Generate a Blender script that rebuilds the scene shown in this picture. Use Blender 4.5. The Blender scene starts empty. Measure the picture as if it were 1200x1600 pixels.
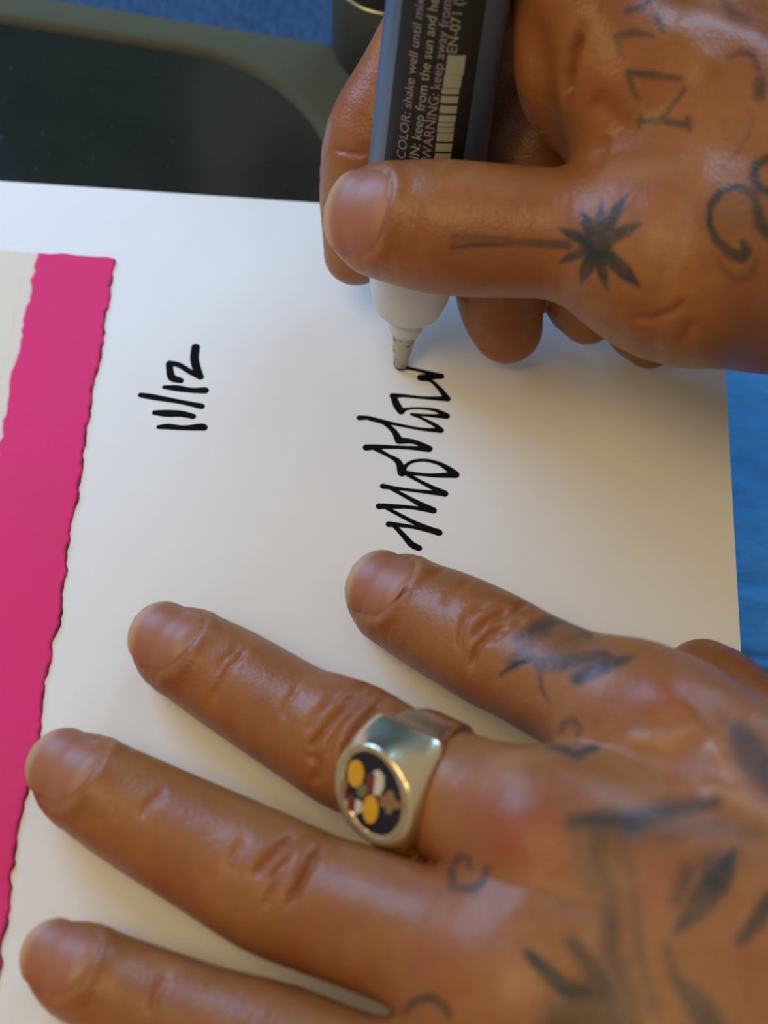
import bpy, bmesh, math, random
import numpy as np
from mathutils import Matrix, Vector

# ------------------------------------------------------------------ camera, light, exposure
MM = 0.001
FPX, DIST = 2600.0, 295.0                      # focal length in pixels, distance to the sheet in mm

def camera_frame():
    dy = np.array([285., -4620., FPX]); dy /= np.linalg.norm(dy)
    b = 0.0669; c = (4620 * b - 285) / FPX
    dx = np.array([1., b, c]); dx /= np.linalg.norm(dx)
    return np.array([dx, dy, np.cross(dx, dy)])
RW = camera_frame()                            # rows: sheet axes in camera coordinates (x right, y down, z forward)
CAM = RW @ np.array([0, 0, -DIST])

def P(px, py, h=0.0):                          # a point of the photograph at height h (mm) above the sheet
    d = RW @ np.array([(px - 600) / FPX, (py - 800) / FPX, 1.0])
    return CAM + d * ((h - CAM[2]) / d[2])

def proj(p):
    q = (np.asarray(p, float) - CAM) @ RW
    return 600 + FPX * q[..., 0] / q[..., 2], 800 + FPX * q[..., 1] / q[..., 2], q[..., 2]

scene = bpy.context.scene
COL = scene.collection
cd = bpy.data.cameras.new('camera'); cam = bpy.data.objects.new('camera', cd); COL.objects.link(cam)
cd.sensor_fit = 'AUTO'; cd.sensor_width = 36.0; cd.lens = FPX / 1600 * 36.0
cd.clip_start = 0.01; cd.clip_end = 20
right, up, back = RW @ [1, 0, 0], RW @ [0, -1, 0], RW @ [0, 0, -1]
cam.matrix_world = Matrix([[right[i], up[i], back[i], CAM[i] * MM] for i in range(3)] + [[0, 0, 0, 1]])
scene.camera = cam
cd.dof.use_dof = True
cd.dof.focus_distance = 0.287
cd.dof.aperture_fstop = 12.0

world = bpy.data.worlds.new('room_light'); scene.world = world; world.use_nodes = True
world.node_tree.nodes['Background'].inputs[0].default_value = (1.0, 0.86, 0.68, 1)
world.node_tree.nodes['Background'].inputs[1].default_value = 0.36

def area(name, loc, target, size, size_y, power, color):
    l = bpy.data.lights.new(name, 'AREA'); l.shape = 'RECTANGLE'; l.size = size; l.size_y = size_y
    l.energy = power; l.color = color
    o = bpy.data.objects.new(name, l); COL.objects.link(o); o.location = loc
    o.rotation_euler = (Vector(target) - Vector(loc)).to_track_quat('-Z', 'Y').to_euler()
    return o
area('window_light', (-0.30, 0.28, 0.21), (-0.02, 0.03, 0), 0.22, 0.22, 1.6, (0.26, 0.54, 1.0))
area('second_window_light', (0.22, 0.46, 0.36), (0.05, 0.0, 0), 0.30, 0.22, 1.9, (0.34, 0.62, 1.0))
area('room_lamp', (-0.30, -0.16, 0.70), (-0.04, -0.04, 0), 0.34, 0.34, 1.9, (1.0, 0.76, 0.40))

scene.view_settings.view_transform = 'Standard'
scene.view_settings.look = 'None'
scene.view_settings.exposure = 0.0
scene.view_settings.gamma = 1.0
scene.view_settings.use_curve_mapping = False

# ------------------------------------------------------------------ helpers
def tag(o, label=None, cat=None, group=None, kind=None):
    for k, v in (('label', label), ('category', cat), ('group', group), ('kind', kind)):
        if v: o[k] = v
    return o

def empty(name, loc=(0, 0, 0)):
    o = bpy.data.objects.new(name, None); COL.objects.link(o); o.location = Vector(loc) * MM
    o.empty_display_size = 0.01
    return o

def mesh_obj(name, verts, faces, mat, parent=None, smooth=True, attrs=None):
    """verts in mm, world; the object's origin is put at the mesh's own centre of the base"""
    V = np.asarray(verts, float)
    org = np.array([V[:, 0].mean(), V[:, 1].mean(), V[:, 2].min()])
    me = bpy.data.meshes.new(name)
    F = faces
    if isinstance(F, np.ndarray):
        n, k = F.shape
        me.vertices.add(len(V)); me.vertices.foreach_set('co', ((V - org) * MM).astype(np.float32).ravel())
        me.loops.add(n * k); me.loops.foreach_set('vertex_index', F.astype(np.int32).ravel())
        me.polygons.add(n); me.polygons.foreach_set('loop_start', np.arange(0, n * k, k, dtype=np.int32))
        me.update(calc_edges=True)
    else:
        me.from_pydata([tuple(v) for v in (V - org) * MM], [], [tuple(f) for f in F])
    me.validate()
    if smooth:
        me.polygons.foreach_set('use_smooth', np.ones(len(me.polygons), bool))
    for k, a in (attrs or {}).items():
        a = np.asarray(a, np.float32)
        if a.ndim == 1:
            at = me.attributes.new(k, 'FLOAT', 'POINT'); at.data.foreach_set('value', a)
        else:
            at = me.attributes.new(k, 'FLOAT_VECTOR', 'POINT'); at.data.foreach_set('vector', a.ravel())
    me.materials.append(mat); me.update()
    o = bpy.data.objects.new(name, me); COL.objects.link(o)
    o.location = Vector(org) * MM
    if parent is not None:
        o.parent = parent; q = parent; base = Vector((0, 0, 0))
        while q is not None: base = base + q.location; q = q.parent
        o.location = Vector(org) * MM - base
    return o

def srgb(r, g, b):
    f = lambda c: (c / 255) / 12.92 if c / 255 <= 0.04045 else ((c / 255 + 0.055) / 1.055) ** 2.4
    return (f(r), f(g), f(b), 1)

class NT:
    """a small wrapper for node materials"""
    def __init__(s, name):
        s.m = bpy.data.materials.new(name); s.m.use_nodes = True
        s.t = s.m.node_tree; s.b = s.t.nodes['Principled BSDF']
    def n(s, kind, **kw):
        nd = s.t.nodes.new(kind)
        for k, v in kw.items(): setattr(nd, k, v)
        return nd
    def l(s, a, b): s.t.links.new(a, b)
    def set(s, **kw):
        for k, v in kw.items(): s.b.inputs[k.replace('_', ' ')].default_value = v
        return s
    def coord(s): return s.n('ShaderNodeTexCoord').outputs['Object']
    def noise(s, scale, detail=3, vec=None, rough=0.55):
        nd = s.n('ShaderNodeTexNoise'); nd.inputs['Scale'].default_value = scale; nd.inputs['Detail'].default_value = detail
        nd.inputs['Roughness'].default_value = rough
        s.l(vec if vec is not None else s.coord(), nd.inputs['Vector']); return nd.outputs['Fac']
    def attr(s, name): return s.n('ShaderNodeAttribute', attribute_name=name).outputs['Fac']
    def mapr(s, v, a, b, c=0.0, d=1.0):
        nd = s.n('ShaderNodeMapRange'); nd.inputs[1].default_value = a; nd.inputs[2].default_value = b
        nd.inputs[3].default_value = c; nd.inputs[4].default_value = d; s.l(v, nd.inputs[0]); return nd.outputs[0]
    def math(s, op, a, b):
        nd = s.n('ShaderNodeMath', operation=op)
        for i, v in enumerate((a, b)):
            if isinstance(v, (int, float)): nd.inputs[i].default_value = v
            else: s.l(v, nd.inputs[i])
        return nd.outputs[0]
    def mix(s, fac, a, b):
        nd = s.n('ShaderNodeMix', data_type='RGBA')
        if isinstance(fac, (int, float)): nd.inputs[0].default_value = fac
        else: s.l(fac, nd.inputs[0])
        for i, v in ((6, a), (7, b)):
            if isinstance(v, tuple): nd.inputs[i].default_value = v
            else: s.l(v, nd.inputs[i])
        return nd.outputs[2]
    def bump(s, h, strength, dist):
        nd = s.n('ShaderNodeBump'); nd.inputs['Strength'].default_value = strength; nd.inputs['Distance'].default_value = dist
        s.l(h, nd.inputs['Height']); s.l(nd.outputs[0], s.b.inputs['Normal'])
    def color(s, c):
        if isinstance(c, tuple): s.b.inputs['Base Color'].default_value = c
        else: s.l(c, s.b.inputs['Base Color'])

def plain(name, rgb, rough=0.5, metal=0.0, var=0.0, scale=300, bump=0.0, spec=0.5):
    t = NT(name); c = srgb(*rgb)
    t.set(Roughness=rough, Metallic=metal); t.b.inputs['Specular IOR Level'].default_value = spec
    if var:
        c2 = tuple(x * (1 - var) for x in c[:3]) + (1,)
        t.color(t.mix(t.noise(scale), c2, c))
    else: t.color(c)
    if bump: t.bump(t.noise(scale * 3), 0.4, bump)
    return t.m

# ------------------------------------------------------------------ materials
def skin_material():
    t = NT('skin')
    co = t.coord()
    base = t.mix(t.mapr(t.noise(55, 4, co), 0.35, 0.68), srgb(140, 87, 43), srgb(158, 102, 54))
    base = t.mix(t.mapr(t.noise(420, 3, co), 0.45, 0.75, 0, 0.30), base, srgb(126, 72, 42))
    base = t.mix(t.mapr(t.noise(95, 4, co), 0.48, 0.68, 0, 0.42), base, srgb(148, 78, 52))
    base = t.mix(t.mapr(t.noise(70, 4, co), 0.55, 0.72, 0, 0.35), base, srgb(176, 126, 84))
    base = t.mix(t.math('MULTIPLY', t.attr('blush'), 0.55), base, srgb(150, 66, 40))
    base = t.mix(t.math('MULTIPLY', t.attr('pale'), 0.7), base, srgb(186, 140, 104))
    mott = t.mapr(t.noise(330, 3, co), 0.3, 0.65, 0.78, 1.05)
    base = t.mix(t.math('MULTIPLY', t.math('MULTIPLY', t.attr('ink_blue'), mott), 0.75), base, srgb(66, 88, 108))
    base = t.mix(t.math('MULTIPLY', t.math('MULTIPLY', t.attr('ink'), mott), 0.95), base, srgb(36, 46, 44))
    t.color(base)
    t.set(Roughness=0.38)
    t.b.inputs['Subsurface Weight'].default_value = 0.12
    t.b.inputs['Subsurface Radius'].default_value = (1.0, 0.35, 0.18)
    t.b.inputs['Subsurface Scale'].default_value = 0.0025
    t.b.inputs['Specular IOR Level'].default_value = 0.36
    vor = t.n('ShaderNodeTexVoronoi'); vor.feature = 'DISTANCE_TO_EDGE'; vor.inputs['Scale'].default_value = 900
    t.l(co, vor.inputs['Vector'])
    hgt = t.math('ADD', t.math('MULTIPLY', t.mapr(vor.outputs['Distance'], 0, 0.25), 0.22), t.noise(1500, 2, co))
    hgt = t.math('ADD', hgt, t.math('MULTIPLY', t.noise(230, 3, co), 2.6))
    t.bump(hgt, 0.32, 0.00026)
    return t.m
SKIN = skin_material()

def nail_material():
    t = NT('nail')
    c = t.mix(t.attr('edge'), srgb(158, 100, 70), srgb(184, 146, 106))
    c = t.mix(t.attr('lunula'), c, srgb(166, 114, 82))
    t.color(t.mix(t.mapr(t.noise(120), 0.4, 0.7, 0, 0.3), c, srgb(148, 86, 60)))
    t.set(Roughness=0.46); t.b.inputs['Subsurface Weight'].default_value = 0.1
    t.b.inputs['Subsurface Scale'].default_value = 0.002
    return t.m
NAIL = nail_material()

def paper_material():
    t = NT('sheet_paper')
    t.color(t.mix(t.noise(60, 3), srgb(232, 230, 226), srgb(238, 236, 232)))
    t.set(Roughness=0.7); t.b.inputs['Specular IOR Level'].default_value = 0.25
    t.bump(t.noise(1800, 3), 0.08, 0.0001)
    return t.m
PAPER = paper_material()
INK = plain('marker_ink', (13, 13, 12), 0.8, spec=0.1)

def pink_material():
    t = NT('pink_paint')
    fade = t.attr('fade')
    grain = t.noise(900, 3)
    f = t.mapr(t.math('ADD', fade, t.math('MULTIPLY', t.math('SUBTRACT', grain, 0.5), 0.25)), 0.25, 0.75)
    base = t.mix(t.mapr(t.noise(40, 3), 0.35, 0.7), srgb(226, 58, 122), srgb(222, 60, 114))
    c = t.mix(f, srgb(229, 214, 196), base)
    st = t.math('MULTIPLY', t.attr('dark_fringe'), t.mapr(t.noise(260, 3), 0.42, 0.56))
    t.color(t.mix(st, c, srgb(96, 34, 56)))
    t.set(Roughness=0.8); t.b.inputs['Specular IOR Level'].default_value = 0.15
    t.bump(t.noise(1400, 4), 0.25, 0.0002)
    return t.m
PINK = pink_material()
CREAM = plain('cream_paper', (229, 217, 196), 0.85, 0, 0.03, 80, 0.0001, 0.15)

def cloth_material():
    t = NT('blue_cloth')
    co = t.coord()
    mp = t.n('ShaderNodeMapping'); mp.inputs['Scale'].default_value = (260, 900, 300); mp.inputs['Rotation'].default_value = (0, 0, 0.9)
    t.l(co, mp.inputs['Vector'])
    weave = t.noise(1.0, 4, mp.outputs[0])
    big = t.noise(18, 3, co)
    c = t.mix(t.mapr(weave, 0.35, 0.7), srgb(70, 146, 208), srgb(96, 170, 226))
    t.color(t.mix(t.mapr(big, 0.35, 0.7, 0, 0.45), c, srgb(70, 142, 202)))
    t.set(Roughness=0.85); t.b.inputs['Specular IOR Level'].default_value = 0.15
    t.bump(weave, 0.4, 0.0005)
    return t.m
CLOTH = cloth_material()
RIM = plain('olive_grey_rim', (74, 72, 48), 0.85, 0, 0.12, 500, 0.00005)
def glass_material():
    t = NT('dark_gloss_panel')
    t.color(t.mix(t.mapr(t.noise(30, 4), 0.35, 0.7), srgb(30, 36, 32), srgb(38, 44, 38)))
    t.set(Roughness=0.12)
    t.b.inputs['Specular IOR Level'].default_value = 0.9
    sp = t.mapr(t.noise(1100, 1), 0.72, 0.80)
    t.l(t.mapr(sp, 0, 1, 0.10, 0.5), t.b.inputs['Roughness'])
    return t.m
PANEL = glass_material()
WALL = plain('dark_wall', (66, 58, 48), 0.8, 0, 0.1, 4)
PALE_BOARD = plain('pale_wall_panel', (226, 228, 230), 0.6, 0, 0.06, 6)

# ------------------------------------------------------------------ setting: wall behind, blue cloth, glossy tray
def box(name, lo, hi, mat, parent=None, bevel=0.0):
    bm = bmesh.new(); bmesh.ops.create_cube(bm, size=1)
    for v in bm.verts:
        v.co = Vector([lo[i] + (v.co[i] + .5) * (hi[i] - lo[i]) for i in range(3)])
    if bevel: bmesh.ops.bevel(bm, geom=bm.edges[:], offset=bevel, segments=3, affect='EDGES', profile=0.5)
    V = [v.co[:] for v in bm.verts]; bm.verts.index_update(); Fc = [[v.index for v in f.verts] for f in bm.faces]; bm.free()
    return mesh_obj(name, V, Fc, mat, parent, smooth=False)

bslab = box('base_slab', (-1600, -1500, -64), (1600, 1560, -57), WALL); tag(bslab, kind='structure')  # unseen slab directly under the cloth, in place of a tabletop
wl = box('wall_back', (-1600, 1500, -57), (1600, 1560, 1900), WALL); tag(wl, kind='structure')
for k, (x0, x1, z0, z1, mt) in enumerate([(-290, 260, 1370, 1860, PALE_BOARD), (-205, -105, 1570, 1800, plain('brown_board', (92, 62, 44), 0.7))]):
    board = box('reflected_board_%d' % (k + 1), (x0, 1478 - 12 * k, z0), (x1, 1499 - 21 * k, z1), mt); tag(board, kind='structure')  # unseen boards, placed for the rectangles they reflect into the tray panel

def seg_dist(px, py, pts):
    """distance in pixels to a polyline and the running parameter (0..1)"""
    pts = np.asarray(pts, float); best = np.full(px.shape, 1e9); tp = np.zeros(px.shape)
    L = np.linalg.norm(np.diff(pts, axis=0), axis=1); cum = np.concatenate([[0], np.cumsum(L)]); tot = max(cum[-1], 1e-6)
    for i in range(len(pts) - 1):
        a, b = pts[i], pts[i + 1]; d = b - a
        t = np.clip(((px - a[0]) * d[0] + (py - a[1]) * d[1]) / max(d @ d, 1e-9), 0, 1)
        dd = np.hypot(px - a[0] - t * d[0], py - a[1] - t * d[1])
        m = dd < best; best[m] = dd[m]; tp[m] = ((cum[i] + t * L[i]) / tot)[m]
    return best, tp

def build_cloth():
    xs = np.concatenate([np.linspace(-260, 50, 120), np.linspace(50.8, 110, 75), np.linspace(112, 260, 60)]); ys = np.concatenate([np.linspace(-230, -52, 70), np.linspace(-51.3, 30, 120), np.linspace(32, 270, 90)])
    X, Y = np.meshgrid(xs, ys, indexing='ij')
    rnd = np.random.RandomState(4)
    Z = np.full(X.shape, -52.0)
    for _ in range(7):
        k = rnd.uniform(0.012, 0.035); a = rnd.uniform(-0.5, 0.5) + 1.5
        Z += 0.30 * np.sin(k * (X * math.cos(a) + Y * math.sin(a)) + rnd.uniform(0, 6))
    px, py, _ = proj(np.stack([X, Y, Z], -1))
    for pts, w, d in CLOTH_CREASES:
        dd, _ = seg_dist(px, py, pts)
        Z -= d * np.exp(-(dd / w) ** 2)
        dd2, _ = seg_dist(px, py - w * 1.6, pts)
        Z += 0.45 * d * np.exp(-(dd2 / (w * 1.3)) ** 2)
    Z = np.minimum(Z, -49.6)
    n, m = X.shape
    idx = np.arange(n * m).reshape(n, m)
    Fc = np.stack([idx[:-1, :-1], idx[1:, :-1], idx[1:, 1:], idx[:-1, 1:]], -1).reshape(-1, 4)
    V = np.stack([X, Y, Z], -1).reshape(-1, 3)
    o = mesh_obj('tablecloth', V, Fc, CLOTH)
    tag(o, 'creased blue woven cloth spread beneath the tray and the white sheet', 'cloth')
CLOTH_CREASES = [
    ([(1080, 640), (1150, 648), (1260, 645)], 9, 1.3), ([(1080, 720), (1150, 738), (1200, 758), (1280, 790)], 8, 1.6),
    ([(1090, 775), (1160, 792), (1230, 790)], 9, 1.5), ([(1120, 1022), (1170, 1026), (1260, 1030)], 7, 1.4),
    ([(1120, 1045), (1190, 1058), (1280, 1062)], 8, 1.6), ([(1100, 905), (1200, 915), (1280, 900)], 14, 0.8),
    ([(300, -10), (420, 20), (520, 60)], 30, 0.5),
]
build_cloth()

def build_denim():
    xs = np.linspace(-200, 90, 180); ys = np.linspace(0, 1, 60)
    rnd = np.random.RandomState(9)
    a, b = P(130, 0, 0)[:2], P(530, 65, 0)[:2]; d = (b - a) / np.linalg.norm(b - a); nrm = np.array([-d[1], d[0]])
    V = []
    for u in xs:
        for v in ys:
            w = a + d * u + nrm * (3.5 + 95 * v)
            z = -14 + .5 * math.sin(u * .05 + 3 * v) + .35 * math.sin(u * .13 - 9 * v)
            e = min(v * 95, (u + 200), (90 - u), (1 - v) * 95); z -= 30 * max(0, 1 - e / 5) ** 2.2
            V.append((w[0], w[1], z))
    n, m = len(xs), len(ys); idx = np.arange(n * m).reshape(n, m)
    top = np.stack([idx[:-1, :-1], idx[1:, :-1], idx[1:, 1:], idx[:-1, 1:]], -1).reshape(-1, 4)
    V = np.array(V); low = V.copy(); low[:, 2] = -49.3; N = n * m
    bd = list(idx[:, 0]) + list(idx[-1, 1:]) + list(idx[-2::-1, -1]) + list(idx[0, -2:0:-1])
    side = np.array([(bd[(i + 1) % len(bd)], bd[i], bd[i] + N, bd[(i + 1) % len(bd)] + N) for i in range(len(bd))])
    t = NT('dark_denim'); co = t.coord()
    mp = t.n('ShaderNodeMapping'); mp.inputs['Scale'].default_value = (900, 350, 400); mp.inputs['Rotation'].default_value = (0, 0, 0.6); t.l(co, mp.inputs['Vector'])
    wv = t.noise(1.0, 4, mp.outputs[0]); t.color(t.mix(t.mapr(wv, 0.35, 0.7), srgb(42, 66, 94), srgb(58, 86, 118)))
    t.set(Roughness=0.9); t.b.inputs['Specular IOR Level'].default_value = 0.1; t.bump(wv, 0.5, 0.0006)
    o = mesh_obj('denim_cushion', np.concatenate([V, low]), np.concatenate([top, top[:, ::-1] + N, side]), t.m)
    tag(o, 'flat dark blue denim cushion behind the far edge of the tray', 'cushion')
build_denim()

def rounded_rect(x0, y0, x1, y1, r, n=14):
    out = []
    for cx, cy, a0 in ((x1 - r, y1 - r, 0), (x0 + r, y1 - r, 90), (x0 + r, y0 + r, 180), (x1 - r, y0 + r, 270)):
        for i in range(n + 1):
            a = math.radians(a0 + 90 * i / n); out.append((cx + r * math.cos(a), cy + r * math.sin(a)))
    return np.array(out)

# tray frame: its far edge runs at a small angle to the sheet
def build_tray():
    a, b = P(130, 0, 0)[:2], P(530, 65, 0)[:2]
    d = (b - a) / np.linalg.norm(b - a); nrm = np.array([-d[1], d[0]])
    M = lambda uv: a + uv[:, :1] * d + uv[:, 1:] * nrm           # u along the far edge, v away from the viewer
    root = empty('tray', (0, 20, -49.5)); tag(root, 'dark glossy tray with olive grey rim under the top of the sheet', 'tray')
    outer = rounded_rect(-260, -210, 120, 0, 16)
    inner = rounded_rect(-248, -198, 66, -6.0, 42)
    n = len(outer)
    def ring(uv, z, off=0.0):
        c = uv.mean(0)
        w = M(uv); return np.column_stack([w, np.full(len(w), z)])
    def inset(uv, o):
        t = np.roll(uv, -1, 0) - np.roll(uv, 1, 0); t /= np.linalg.norm(t, axis=1)[:, None] + 1e-9
        return uv + o * np.column_stack([-t[:, 1], t[:, 0]])     # inwards for a counter-clockwise outline
    rings = [ring(inset(outer, 1.0), -49.4), ring(outer, -48.4), ring(outer, -2.0), ring(inset(outer, .5), -0.9), ring(inset(outer, 1.4), -0.55),
             ring(inner, -0.55), ring(inset(inner, .5), -0.6), ring(inset(inner, 1.2), -0.9), ring(inset(inner, 2.4), -2.0), ring(inset(inner, 2.6), -2.6)]
    V = np.concatenate(rings); Fc = []
    for k in range(len(rings) - 1):
        for i in range(n):
            j = (i + 1) % n; Fc.append((k * n + i, k * n + j, (k + 1) * n + j, (k + 1) * n + i))
    Fc.append(tuple(range(n))[::-1])
    mesh_obj('rim', V, Fc, RIM, root)
    top = ring(inset(inner, 2.35), -2.0); bot = ring(inset(inner, 2.35), -3.0)
    Vp = np.concatenate([bot, top]); Fp = [(i, (i + 1) % n, n + (i + 1) % n, n + i) for i in range(n)] + [tuple(range(n, 2 * n)), tuple(range(n))[::-1]]
    p = mesh_obj('glossy_panel', Vp, Fp, PANEL, root, smooth=False); p['label'] = 'near-black mirror-smooth panel'
    return root
build_tray()

# ------------------------------------------------------------------ white sheet with handwriting
def slab(name, outline, z0, z1, mat, parent=None, bev=0.12):
    o = np.asarray(outline, float); n = len(o)
    V = np.concatenate([np.column_stack([o, np.full(n, z0)]), np.column_stack([o, np.full(n, z1)])])
    Fc = [(i, (i + 1) % n, n + (i + 1) % n, n + i) for i in range(n)] + [tuple(range(n, 2 * n)), tuple(range(n))[::-1]]
    return mesh_obj(name, V, Fc, mat, parent, smooth=False)

sheet = empty('paper_sheet', (0, 0, -0.5)); tag(sheet, 'large white paper sheet being signed in black marker', 'paper')
TL, TR, BR = P(0, 283)[:2], P(1121, 360)[:2], P(1160, 1060)[:2]
ex = (TR - TL) / np.linalg.norm(TR - TL); ey = (BR - TR) / np.linalg.norm(BR - TR)
slab('leaf', [TR, TR - ex * 215, TR - ex * 215 + ey * 230, TR + ey * 230], -0.5, 0.0, PAPER, sheet)

def ink_strokes(name, strokes, parent, z=0.035):
    """pen strokes: pixel polylines with a half width, laid on the sheet as thin raised ink"""
    V, Fc = [], []
    rnd = random.Random(2)
    def disc(c, r):
        k = len(V); n = 10
        V.extend([(c[0] + r * math.cos(i * 6.2832 / n), c[1] + r * math.sin(i * 6.2832 / n), z) for i in range(n)])
        V.append((c[0], c[1], z + 0.02)); Fc.extend([(k + i, k + (i + 1) % n, k + n) for i in range(n)])
        V.extend([(c[0] + r * 1.02 * math.cos(i * 6.2832 / n), c[1] + r * 1.02 * math.sin(i * 6.2832 / n), 0.0) for i in range(n)])
        Fc.extend([(k + n + 1 + i, k + n + 1 + (i + 1) % n, k + (i + 1) % n, k + i) for i in range(n)])
    for pts in strokes:
        pts = np.array(pts, float)
        if len(pts) > 2:                                        # smooth long strokes
            pts = catmull(pts, 6)
        w = np.array([P(x, y)[:2] for x, y in pts[:, :2]]); r = pts[:, 2] / 8.6
        for i in range(len(w)):
            disc(w[i], r[i] * rnd.uniform(.96, 1.03))
            if i + 1 < len(w):
                d = w[i + 1] - w[i]; L = np.linalg.norm(d)
                if L < 1e-6: continue
                nn = np.array([-d[1], d[0]]) / L; k = len(V)
                for c, q in ((w[i], r[i]), (w[i + 1], r[i + 1])):
                    V.append((*(c + nn * q), z)); V.append((*(c - nn * q), z))
                Fc.append((k, k + 1, k + 3, k + 2))
    return mesh_obj(name, V, Fc, INK, parent, smooth=False)

def catmull(p, sub):
    p = np.asarray(p, float); out = []
    q = np.vstack([2 * p[0] - p[1], p, 2 * p[-1] - p[-2]])
    for i in range(1, len(q) - 2):
        for k in range(sub):
            t = k / sub
            out.append(.5 * (2 * q[i] + (q[i + 1] - q[i - 1]) * t + (2 * q[i - 1] - 5 * q[i] + 4 * q[i + 1] - q[i + 2]) * t * t
                             + (3 * q[i] - q[i - 1] - 3 * q[i + 1] + q[i + 2]) * t ** 3))
    out.append(p[-1]); return np.array(out)

def S(pts): return [(500 + x / 3.81, 480 + y / 3.81, w / 3.81 * 1.4) for x, y, w in pts]
SIGN = [S(s) for s in [
    [(480, 356, 12), (540, 366, 8), (610, 382, 9), (680, 402, 13), (722, 411, 14)],
    [(722, 411, 14), (660, 415, 15), (600, 420, 17)], [(600, 420, 17), (660, 438, 9), (715, 490, 11), (758, 545, 15)],
    [(758, 546, 14), (620, 540, 8), (500, 528, 9), (432, 528, 14)], [(436, 530, 14), (456, 580, 17), (482, 620, 17)],
    [(482, 622, 14), (520, 606, 7), (600, 602, 6), (690, 615, 9), (752, 648, 16)], [(752, 650, 14), (650, 646, 8), (545, 638, 7)],
    [(545, 638, 7), (600, 660, 7), (680, 700, 10), (718, 733, 15)], [(718, 735, 13), (600, 726, 8), (440, 695, 8), (300, 662, 10), (234, 659, 13)],
    [(300, 664, 12), (380, 688, 11), (440, 740, 13), (470, 792, 18)], [(470, 794, 18), (560, 802, 12), (648, 842, 16)],
    [(648, 846, 15), (500, 836, 9), (350, 832, 12), (276, 836, 16)], [(320, 836, 13), (400, 880, 9), (465, 920, 14), (488, 985, 20)],
    [(488, 985, 18), (510, 945, 9), (555, 918, 8), (630, 912, 8), (710, 932, 10), (770, 968, 15), (806, 996, 18)],
    [(806, 998, 16), (700, 1002, 11), (600, 996, 8), (500, 985, 12)], [(520, 996, 10), (600, 1040, 9), (690, 1085, 12), (742, 1110, 16)],
    [(742, 1112, 13), (560, 1092, 8), (450, 1078, 9), (374, 1066, 13)], [(410, 1072, 9), (520, 1132, 10), (620, 1185, 14), (674, 1210, 16)],
    [(674, 1212, 13), (540, 1192, 9), (430, 1186, 12), (352, 1185, 14)], [(390, 1192, 9), (540, 1272, 10), (640, 1318, 14), (708, 1342, 16)],
    [(708, 1344, 12), (570, 1312, 9), (480, 1298, 10), (410, 1292, 14)], [(440, 1298, 10), (500, 1362, 12), (545, 1412, 15), (588, 1434, 14)]]]
ink_strokes('signature', SIGN, sheet)
def Dt(pts): return [(x / 3, 380 + y / 3, w / 3 * 1.25) for x, y, w in pts]
DATE = [Dt(s) for s in [
    [(744, 862, 9), (790, 860, 13), (860, 866, 11), (940, 862, 16), (956, 864, 15)], [(726, 795, 11), (780, 798, 16), (850, 800, 14), (904, 812, 12)],
    [(660, 712, 11), (720, 722, 13), (850, 745, 10), (945, 765, 13)], [(770, 675, 9), (830, 680, 14), (900, 690, 12), (962, 690, 15)],
    [(846, 644, 13), (806, 630, 16), (796, 590, 14), (794, 566, 14)], [(794, 562, 12), (840, 572, 12), (890, 602, 12), (940, 626, 14)],
    [(938, 626, 14), (920, 580, 17), (912, 540, 17), (917, 488, 17)]]]
ink_strokes('date', DATE, sheet)

# ------------------------------------------------------------------ pink bordered print with torn edges
def build_print():
    rnd = np.random.RandomState(7)
    root = empty('art_print', (-75, -10, 0)); tag(root, 'cream handmade paper print with torn-edged hot pink border strip', 'print')
    def noise1(n, amp, rough=0.55):
        s = np.zeros(n)
        for o in range(5):
            k = max(2, int(n / (40 / 2 ** o))); s += amp * rough ** o * np.interp(np.linspace(0, k - 1, n), np.arange(k), rnd.uniform(-1, 1, k))
        return s
    A, B, C0 = P(182, 404)[:2], P(0, 1495)[:2], P(60, 396)[:2]
    d = (B - A) / np.linalg.norm(B - A); L = np.linalg.norm(B - A) + 60
    w = np.linalg.norm(C0 - A); side = (C0 - A) / w
    n, m = 420, 34
    s = np.linspace(0, L, n)
    right_edge = A + s[:, None] * d - side * (noise1(n, 0.42, 0.85) + 0.03)[:, None]
    ltot = w + 2.0
    top = noise1(m, 0.3, 0.8)
    u = np.concatenate([[0, .15, .3, .5], np.linspace(.9, ltot, m - 4)])
    G = right_edge[:, None, :] + side * u[None, :, None]
    G[0] += (-d)[None, :] * top[:, None]; 
    G[1] += (-d)[None, :] * top[:, None] * .5
    fade = np.clip((w + 0.55 + noise1(n, 0.25, .8)[:, None] - u[None, :]) / 1.1, 0, 1)
    dark_fringe = np.clip(1 - u[None, :] / 0.75, 0, 1) * np.ones((n, 1))  # darker fringe along the strip's ragged edge, broken up by noise
    z = 0.55 + 0.02 * rnd.randn(n, m); z[:, 0] = 0.06; z[:, 1] = 0.36; z[0, :] = 0.25; z[0, 0] = 0.06
    V = np.concatenate([G, z[..., None]], -1).reshape(-1, 3)
    idx = np.arange(n * m).reshape(n, m)
    Fc = np.stack([idx[:-1, :-1], idx[:-1, 1:], idx[1:, 1:], idx[1:, :-1]], -1).reshape(-1, 4)[:, ::-1]
    o = mesh_obj('pink_border', V, Fc, PINK, root, attrs={'fade': fade.reshape(-1), 'dark_fringe': dark_fringe.reshape(-1)})
    o['label'] = 'hot pink painted strip with ragged edge'
    # cream body to the left, its far edge torn too
    n2 = 90; q = np.linspace(0, 110, n2)
    edge = A + side * (w + 1.6 + q)[:, None] - d * (noise1(n2, 0.25, .7))[:, None]
    low = A + d * L + side * np.array([[w + 111.6]]), A + d * L + side * np.array([[w + 1.6]])
    outline = np.concatenate([edge, low[0], low[1]])
    slab('cream_sheet', outline[::-1], 0.05, 0.46, CREAM, root)
build_print()

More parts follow.
